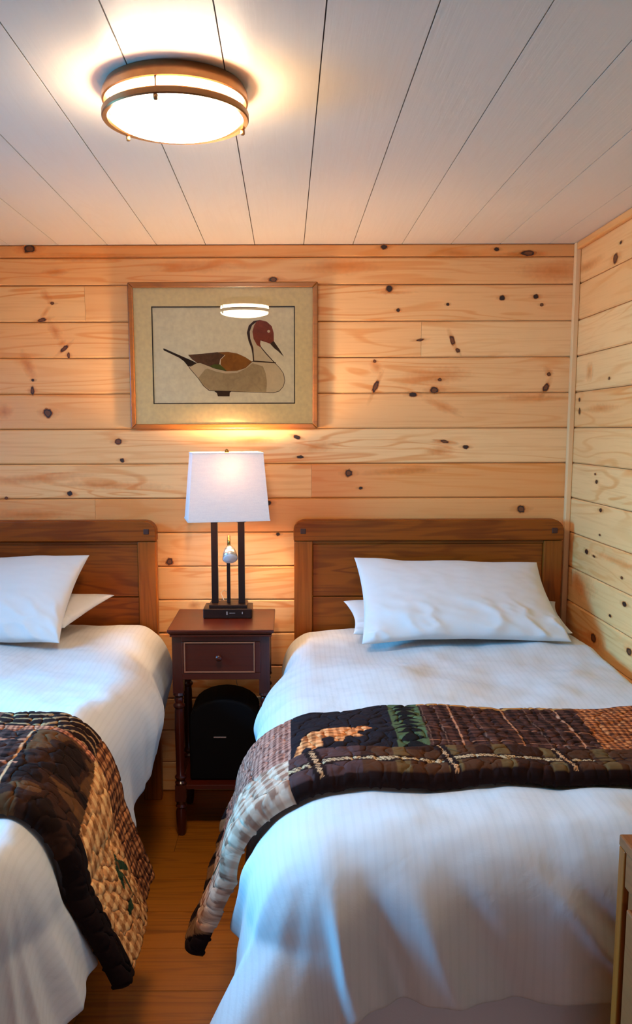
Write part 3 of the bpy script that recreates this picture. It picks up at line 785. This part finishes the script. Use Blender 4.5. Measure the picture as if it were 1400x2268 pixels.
# ================================================================= NIGHTSTAND
ns = thing('nightstand', 'dark mahogany nightstand with one drawer between the two beds', 'nightstand', (-.237, 3.13, 0))
mb = MB()
mb.box(-.424, -.046, 2.955, 3.315, .775, .785); mb.frustum((-.414, -.056, 2.965, 3.305), (-.424, -.046, 2.955, 3.315), .765, .775)
mb.box(-.416, -.054, 2.963, 3.308, .758, .765)
mb.build('top', M['mahogany'], ns, bevel=.003, seg=3)
mb = MB(); x0, x1 = -.412, -.060; yf_ = 2.985
mb.box(x0, x1, yf_ + .03, 3.30, .745, .758); mb.box(x0 + .004, x0 + .022, yf_ + .03, 3.29, .60, .745); mb.box(x1 - .022, x1 - .004, yf_ + .03, 3.29, .60, .745)
mb.box(x0 + .03, x1 - .03, 3.275, 3.29, .60, .745)
mb.box(x0 + .035, x1 - .035, yf_, yf_ + .02, .735, .758); mb.box(x0 + .035, x1 - .035, yf_, yf_ + .02, .596, .622)
mb.box(x0 + .035, -.368, yf_, yf_ + .02, .622, .735); mb.box(-.115, x1 - .035, yf_, yf_ + .02, .622, .735)
mb.box(x0 + .02, x1 - .02, yf_ + .03, 3.28, .600, .606)
mb.build('case', M['mahogany'], ns, bevel=.002)
dr = MB(); dr.box(-.366, -.117, yf_ + .002, yf_ + .02, .624, .733)
for (a, b, lo, hi) in ((-.366, -.117, .729, .733), (-.366, -.117, .624, .628), (-.366, -.362, .628, .729), (-.121, -.117, .628, .729)):
    pass
drawer = dr.build('drawer', M['mahogany'], ns, bevel=.0015)
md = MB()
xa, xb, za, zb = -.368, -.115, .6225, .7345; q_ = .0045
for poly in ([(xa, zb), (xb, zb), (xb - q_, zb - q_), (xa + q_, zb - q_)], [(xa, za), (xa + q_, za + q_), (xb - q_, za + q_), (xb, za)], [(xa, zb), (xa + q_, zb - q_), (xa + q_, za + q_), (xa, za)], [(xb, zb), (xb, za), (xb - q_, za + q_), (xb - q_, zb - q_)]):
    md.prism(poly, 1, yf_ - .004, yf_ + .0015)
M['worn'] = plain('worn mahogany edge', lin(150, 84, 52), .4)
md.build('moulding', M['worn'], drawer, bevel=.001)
kb = MB(); kb.lathe([(.005, 0), (.006, .006), (.005, .012), (.011, .018), (.0125, .024), (.009, .030), (.001, .0315)], (-.243, yf_ + .003, .681), n=20, rot=Matrix.Rotation(PI / 2, 3, 'X'))
kb.build('knob', M['mahogany'], drawer, smooth=True)
legp = [(.013, 0), (.016, .01), (.019, .05), (.020, .09), (.016, .105), (.021, .112), (.016, .120), (.020, .135)]
for lx, ly in ((-.392, 3.006), (-.081, 3.006), (-.392, 3.278), (-.081, 3.278)):
    mb = MB(); mb.lathe(legp, (lx, ly, 0), n=20)
    mb.box(lx - .019, lx + .019, ly - .019, ly + .019, .135, .195)
    mb.lathe([(.019, .195), (.021, .203), (.014, .211), (.020, .219), (.021, .225), (.015, .234), (.0165, .30), (.0175, .40), (.0165, .47), (.015, .484), (.021, .492), (.021, .498), (.014, .505), (.017, .520), (.014, .527), (.021, .535), (.019, .545)], (lx, ly, 0), n=20)
    mb.box(lx - .019, lx + .019, ly - .019, ly + .019, .545, .757)
    mb.build('leg', M['mahogany_z'], ns, smooth=True, sharp=35)
mb = MB(); mb.box(-.39, -.083, 3.008, 3.276, .172, .190); mb.build('shelf', M['mahogany'], ns, bevel=.003)
# black rounded case on the shelf
mb = MB(); poly = [(-.362, .1905), (-.108, .1905)]
for k in range(13): a = PI * k / 12; poly.append((-.235 + .127 * math.cos(a), .42 + .08 * math.sin(a)))
hc = thing('storage_case', 'black round-topped case standing on the nightstand\'s lower shelf', 'case', (-.235, 3.13, .1905))
mb.prism(poly, 1, 3.05, 3.25); mb.build('body', M['blackplastic'], hc, bevel=.008, seg=3)
mb = MB(); mb.box(-.272, -.226, 3.046, 3.0505, .356, .360); mb.build('slot', M['silver'], hc)
# wall outlet behind the nightstand's right side
mb = MB(); mb.box(-.145, -.075, YB - .007, YB - .0015, .29, .405); o = mb.build('wall_outlet', M['outlet'], bevel=.002)
tag(o, 'white outlet plate low on the wall behind the nightstand', 'outlet')

# ================================================================= TABLE LAMP
lm = thing('table_lamp', 'lit table lamp with two dark posts and white box shade on the nightstand', 'lamp', (-.222, 3.2, .7855))
ROT = Matrix.Rotation(math.radians(2), 3, 'Z'); LC = Vector((-.222, 3.2, 0))
def rotm(o, ang=2):
    me = o.data; R = Matrix.Rotation(math.radians(ang), 4, 'Z'); me.transform(R); return o
mb = MB(); mb.box(-.313, -.131, 3.14, 3.26, .7855, .822); base = mb.build('base', M['bronze'], lm, bevel=.003)
mb = MB(); mb.box(-.292, -.149, 3.152, 3.245, .8222, .834); mb.build('base_step', M['bronze'], lm, bevel=.0015)
mb = MB(); mb.box(-.226, -.221, 3.1385, 3.1405, .799, .812); mb.box(-.215, -.193, 3.1385, 3.1405, .805, .807); mb.build('port', M['silver'], lm)
mb = MB(); mb.box(-.168, -.164, 3.137, 3.1405, .803, .811); mb.build('switch', M['silver'], lm)
for sx in (-.2715, -.1705):
    mb = MB(); mb.box(sx - .0122, sx + .0122, 3.188, 3.212, .8345, 1.150); mb.lathe([(.0175, 1.141), (.019, 1.144), (.019, 1.150)], (sx, 3.2, 0), n=16)
    mb.build('post', M['bronze'], lm, bevel=.001)
mb = MB(); mb.box(-.273, -.169, 3.193, 3.207, 1.150, 1.158); mb.lathe([(.004, 1.158), (.004, 1.24)], (-.221, 3.2, 0), n=10)
mb.lathe([(.014, 1.165), (.016, 1.17), (.016, 1.20), (.012, 1.21)], (-.221, 3.2, 0), n=16)
# harp
pts = [(-.221 + .05 * math.sin(a), 3.2, 1.27 - .128 * math.cos(a)) for a in np.linspace(.25, 2 * PI - .25, 40)]
mb.tube(pts, .0018, 6); mb.build('socket', M['brass'], lm)
mb = MB(); mb.lathe([(.0015, 1.205), (.013, 1.21), (.016, 1.225), (.03, 1.26), (.032, 1.285), (.024, 1.305), (.001, 1.318)], (-.221, 3.2, 0), n=20)
M['bulb'] = emission('lit bulb', (1, .78, .5, 1), 14)
mb.build('bulb', M['bulb'], lm, smooth=True)
l = bpy.data.lights.new('bulb_light', 'POINT'); l.energy = BULB; l.color = (1, .70, .40); l.shadow_soft_size = .035
lo = bpy.data.objects.new('bulb_light', l); COL.objects.link(lo); lo.parent = lm; lo.location = (.001, 0, 1.345 - .7855)
# shade: tapered rectangular box, open top and bottom
mb = MB()
def shade_wall(mb, t=.0015):
    b = (-.150, .150, -.085, .085, 1.152); tp = (-.129, .129, -.073, .073, 1.400)
    def ring(r, z, n=12):
        x0, x1, y0, y1 = r; pts = []
        for (ax, ay, bx, by) in ((x0,y0,x1,y0),(x1,y0,x1,y1),(x1,y1,x0,y1),(x0,y1,x0,y0)):
            for k in range(n): f = k / n; pts.append((ax + (bx - ax) * f, ay + (by - ay) * f, z))
        return pts
    R = []
    for k in range(13):
        f = k / 12; r = [b[i] + (tp[i] - b[i]) * f for i in range(4)]; z = b[4] + (tp[4] - b[4]) * f; R.append(ring(r, z))
    n = len(R[0]); vs = [p for rr in R for p in rr]
    fs = [(i * n + k, i * n + (k + 1) % n, (i + 1) * n + (k + 1) % n, (i + 1) * n + k) for i in range(12) for k in range(n)]
    mb.add([( -.225 + p[0], 3.2 + p[1], p[2]) for p in vs], fs)
shade_wall(mb)
sh = mb.build('shade', M['shade'], lm); sh.modifiers.new('t', 'SOLIDIFY').thickness = .0012
rotm(sh, 11)
for (z, w2, d2) in ((1.151, .1505, .0855), (1.397, .1297, .0737)):
    mb = MB()
    for (a, b, c, d) in ((-w2, w2, -d2 - .001, -d2 + .001), (-w2, w2, d2 - .001, d2 + .001), (-w2 - .001, -w2 + .001, -d2, d2), (w2 - .001, w2 + .001, -d2, d2)):
        mb.box(-.225 + a, -.225 + b, 3.2 + c, 3.2 + d, z, z + .005)
    tr = mb.build('shade_trim', M['shade'], sh); tr.data.transform(Matrix.Rotation(math.radians(11), 4, 'Z'))
mb = MB(); mb.tube([(-.345, 3.2, 1.398), (-.105, 3.2, 1.398)], .0015, 6); mb.tube([(-.225, 3.135, 1.398), (-.225, 3.265, 1.398)], .0015, 6)
mb.lathe([(.007, 1.396), (.009, 1.402), (.006, 1.410), (.001, 1.414)], (-.221, 3.2, 0), n=14); mb.build('finial', M['brass'], lm)
# reading light on its short post
mb = MB(); mb.box(-.2265, -.2135, 3.193, 3.206, .8345, .995); mb.build('reading_post', M['bronze'], lm, bevel=.001)
mb = MB(); mb.tube([(-.220, 3.2, .99), (-.2195, 3.202, 1.04), (-.218, 3.198, 1.078), (-.2165, 3.186, 1.089), (-.2155, 3.175, 1.073), (-.2145, 3.169, 1.054)], .0055, 10)
mb.build('gooseneck', M['brass'], lm, smooth=True)
ax = Vector((.10, -.74, -.68)).normalized(); q = Vector((0, 0, 1)).rotation_difference(ax).to_matrix()
mb = MB(); mb.lathe([(.004, -.004), (.014, .004), (.021, .018), (.0255, .034), (.0285, .056), (.0262, .057), (.022, .04)], (-.214, 3.168, 1.052), n=28, cap=False, rot=q)
hd = mb.build('reading_head', M['silver'], lm, smooth=True)
mb = MB(); c0 = Vector((-.214, 3.168, 1.052)) + ax * .054
mb.lathe([(.0262, 0), (.0266, .003), (.021, .006), (.010, .0085), (.001, .0095)], c0, n=28, rot=q); mb.build('lens', plain('frosted lens', lin(206, 196, 196), .35), hd, smooth=True)
# cord
mb = MB(); pts = [(-.215 + .0 * k, 3.262, .80) for k in range(1)] + [(-.232, 3.275, .802), (-.250, 3.29, .835), (-.258, 3.30, .852), (-.246, 3.31, .862), (-.232, 3.32, .85), (-.228, 3.33, .81), (-.226, 3.345, .76), (-.224, 3.35, .60), (-.20, 3.36, .45), (-.16, 3.36, .37), (-.12, 3.375, .36)]
mb.tube(pts, .0016, 6); mb.build('cord', plain('lamp cord', lin(196, 170, 130), .3), lm, smooth=True)

# ================================================================= PICTURE
c00 = on_y(283, 625, 3.365); c10 = on_y(703, 624.5, 3.365); c01 = on_y(290, 951, 3.365); c11 = on_y(705, 949, 3.365)
pc = thing('framed_picture', 'framed duck print in a golden wood frame above the lamp', 'picture', ((c00.x + c10.x) / 2, 3.385, (c01.z)))
X0, X1, Zt, Zb = (c00.x + c01.x) / 2, (c10.x + c11.x) / 2, (c00.z + c10.z) / 2, (c01.z + c11.z) / 2
fw = .020
for nm, poly in (('frame_side', [(X0, Zt), (X1, Zt), (X1 - fw, Zt - fw), (X0 + fw, Zt - fw)]), ('frame_side', [(X0, Zb), (X0 + fw, Zb + fw), (X1 - fw, Zb + fw), (X1, Zb)]),
                 ('frame_side', [(X0, Zt), (X0 + fw, Zt - fw), (X0 + fw, Zb + fw), (X0, Zb)]), ('frame_side', [(X1, Zt), (X1, Zb), (X1 - fw, Zb + fw), (X1 - fw, Zt - fw)])):
    mb = MB(); mb.prism(poly, 1, 3.358, 3.388); mb.build(nm, M['frame'], pc, bevel=.004, seg=3)
mb = MB(); mb.box(X0 + .01, X1 - .01, 3.380, 3.386, Zb + .01, Zt - .01); mb.build('backing', M['paper'], pc)
# mat with its opening
k7 = 360 / 1400
def pp(x, y, Y=3.376): return on_y(320 + x * k7, 660 + y * k7, Y)
i0, i1 = pp(62, 75), pp(1297, 910)
ix0, ix1, iz1, iz0 = (pp(62, 75).x + pp(78, 910).x) / 2, (pp(1293, 75).x + pp(1300, 910).x) / 2, i0.z, i1.z
mb = MB()
a0, a1, b0, b1 = X0 + .018, X1 - .018, Zb + .018, Zt - .018
for (p_, q_, r_, s2) in ((a0, a1, iz1, b1), (a0, a1, b0, iz0), (a0, ix0, iz0, iz1), (ix1, a1, iz0, iz1)):
    mb.box(p_, q_, 3.370, 3.373, r_, s2)
mb.build('mat', M['mat'], pc)
mb = MB(); t_ = .0036
for (p_, q_, r_, s2) in ((ix0, ix1, iz1 - t_, iz1), (ix0, ix1, iz0, iz0 + t_), (ix0, ix0 + t_, iz0, iz1), (ix1 - t_, ix1, iz0, iz1)):
    mb.box(p_, q_, 3.3695, 3.3745, r_, s2)
mb.build('mat_edge', M['black_line'], pc)
mb = MB(); mb.box(ix0 - .01, ix1 + .01, 3.3755, 3.378, iz0 - .01, iz1 + .01); mb.build('print', M['paper'], pc)
layers = [
 ('outline', lin(64,44,32), .2, [(380,598),(448,558),(492,556),(600,602),(700,626),(800,622),(868,600),(928,544),(1122,556),(1164,598),(1200,650),(1212,710),(1199,762),(1163,804),(1112,819),(1000,815),(800,809),(700,804),(596,802),(556,799),(506,758),(461,692)]),
 ('body', lin(226,206,168), .06, [(387,598),(450,562),(490,560),(600,607),(700,630),(800,626),(870,604),(930,548),(1120,560),(1160,600),(1195,650),(1207,710),(1195,760),(1160,800),(1110,814),(1000,811),(800,805),(700,800),(600,797),(560,794),(510,755),(465,690)]),
 ('flank', lin(186,162,122), .16, [(465,688),(522,615),(545,608),(620,635),(700,650),(800,645),(880,603),(930,562),(1020,588),(1045,650),(1055,720),(1050,810),(800,804),(570,794),(510,755)]),
 ('tail', lin(44,28,22), .3, [(160,435),(175,437),(300,492),(400,535),(450,560),(400,585),(378,592),(340,545),(300,515),(165,450)]),
 ('wing', lin(98,66,46), .4, [(375,490),(500,480),(630,466),(692,490),(652,530),(645,570),(660,600),(560,590),(480,560),(450,557),(410,528)]),
 ('speculum', lin(88,100,36), .2, [(560,588),(600,572),(650,572),(712,629),(620,608)]),
 ('scapular', lin(158,98,34), .25, [(628,468),(720,464),(800,478),(870,510),(926,548),(870,601),(800,627),(710,630),(655,575),(658,530),(697,492)]),
 ('nape', lin(58,30,20), .3, [(1002,188),(940,198),(898,238),(882,300),(896,370),(920,430),(930,480),(936,548),(950,548),(938,430),(912,350),(907,290),(927,235),(967,205)]),
 ('neck', lin(228,208,172), .06, [(965,206),(930,235),(908,290),(914,350),(938,430),(946,546),(1118,558),(1050,480),(1012,430),(1005,425),(970,405),(942,350),(932,290),(946,235)]),
 ('necklace', lin(66,44,30), .2, [(934,538),(1130,553),(1134,563),(934,549)]),
 ('throat', lin(70,46,34), .2, [(1008,425),(1055,480),(1124,556),(1118,559),(1046,482),(1000,426)]),
 ('head', lin(142,62,40), .28, [(965,203),(1000,190),(1052,203),(1097,243),(1113,300),(1115,380),(1090,397),(1050,382),(1000,366),(996,395),(1008,428),(970,407),(940,352),(930,290),(945,235)]),
 ('bill', lin(66,48,34), .35, [(1082,393),(1114,370),(1128,392),(1162,440),(1202,507),(1150,457),(1120,435)]),
 ('keel', lin(56,36,24), .3, [(600,801),(755,801),(735,815),(733,847),(632,847),(625,820)]),
]
dm = MB(); dmats = []
for k, (nm, colr, am, poly) in enumerate(layers):
    dm.cur = k; dmats.append(paint('duck ' + nm, colr, am)); Y = 3.3752 - .00012 * k
    vs = [pp(x, y, Y) for x, y in poly]; dm.add(vs, [tuple(range(len(vs)))])
dm.cur = len(layers); dmats.append(paint('duck eye', lin(236, 214, 180), .05)); disc(dm, pp(1070, 287, 3.3733), Vector((.0055, 0, 0)), Vector((0, 0, .0055)), jag=0)
dd = dm.build('duck_drawing', dmats, pc, fix=False)
bm = bmesh.new(); bm.from_mesh(dd.data); bmesh.ops.triangulate(bm, faces=bm.faces); bm.to_mesh(dd.data); bm.free()
mb = MB(); mb.box(a0 - .003, a1 + .003, 3.3620, 3.3640, b0 - .003, b1 + .003); gp = mb.build('glass_pane', [M['glass'], M['clear']], pc)
for p_ in gp.data.polygons: p_.material_index = 0 if p_.normal.y < -.5 else 1

# ================================================================= CEILING LIGHT
LX, LY = -.2265, 1.878
cl = thing('ceiling_light', 'round lit flush-mount ceiling light with two bronze rings', 'ceiling light', (LX, LY, ZC))
mb = MB(); mb.lathe([(.132, ZC - .0005), (.142, ZC - .002), (.1485, ZC - .014), (.1495, ZC - .020), (.1495, ZC - .031), (.146, ZC - .033), (.136, ZC - .031), (.136, ZC - .02)], (LX, LY, 0), n=96)
mb.build('mounting_pan', M['nickel'], cl, smooth=True, sharp=30)
g = MB(); prof = [(.1325, ZC - .028), (.1325, ZC - .060)]
for k in range(1, 15): a = PI / 2 * k / 14; prof.append((.1325 * math.cos(a) + .0005, ZC - .060 - .026 * math.sin(a)))
g.lathe(prof, (LX, LY, 0), n=96); g.build('glass_diffuser', M['lit_glass'], cl, smooth=True)
mb = MB(); zr = ZC - .058
mb.lathe([(.1365, zr - .003), (.1400, zr - .0065), (.1490, zr - .0075), (.1510, zr - .005), (.1510, zr + .005), (.1490, zr + .0075), (.1400, zr + .0065), (.1365, zr + .003), (.1365, zr - .003)], (LX, LY, 0), n=96, cap=False)
mb.build('lower_ring', M['nickel'], cl, smooth=True, sharp=30)
for ang in (-98, 22, 142):
    a = math.radians(ang); px_, py_ = LX + .146 * math.cos(a), LY + .146 * math.sin(a)
    mb = MB(); mb.lathe([(.0030, zr - .018), (.0048, zr - .016), (.0048, zr - .008), (.0018, zr - .007), (.0018, ZC - .032)], (px_, py_, 0), n=12); mb.build('ring_post', M['nickel'], cl, smooth=True)

# ================================================================= CABINET (right foreground)
cb = thing('cabinet', 'oak cabinet with a panelled side in the lower right corner', 'cabinet', (.81, .8, 0))
CX0, CX1, CY0, CY1, CZ = .512, 1.115, .36, 1.25, .866
mb = MB(); mb.box(CX0 - .001, CX1, CY0 - .006, CY1 + .0, CZ - .018, CZ); mb.build('top', M['oak_y'], cb, bevel=.003)
mb = MB(); mb.box(CX0 + .014, CX1, CY0, CY1, .05, CZ - .019); mb.build('body', M['oak_z'], cb)
for (y0, y1) in ((CY0, CY0 + .045), (CY1 - .022, CY1)):
    mb = MB(); mb.box(CX0, CX0 + .0135, y0, y1, 0, CZ - .019); mb.build('stile', M['oak_z'], cb, bevel=.002)
mb = MB(); mb.box(CX0 + .002, CX0 + .0135, CY0 + .0455, CY1 - .0225, CZ - .075, CZ - .0195); mb.build('rail', M['oak_y'], cb, bevel=.002)
mb = MB(); mb.box(CX0 + .002, CX0 + .0135, CY0 + .0455, CY1 - .0225, .05, .12); mb.build('rail', M['oak_y'], cb, bevel=.002)
mb = MB(); mb.box(CX0 + .007, CX0 + .0135, CY0 + .048, CY1 - .025, .123, CZ - .078)
mb.box(CX0 - .001, CX0 + .007, CY0 + .075, CY1 - .040, .15, CZ - .10); mb.build('panel', M['oak_y'], cb, bevel=.005)
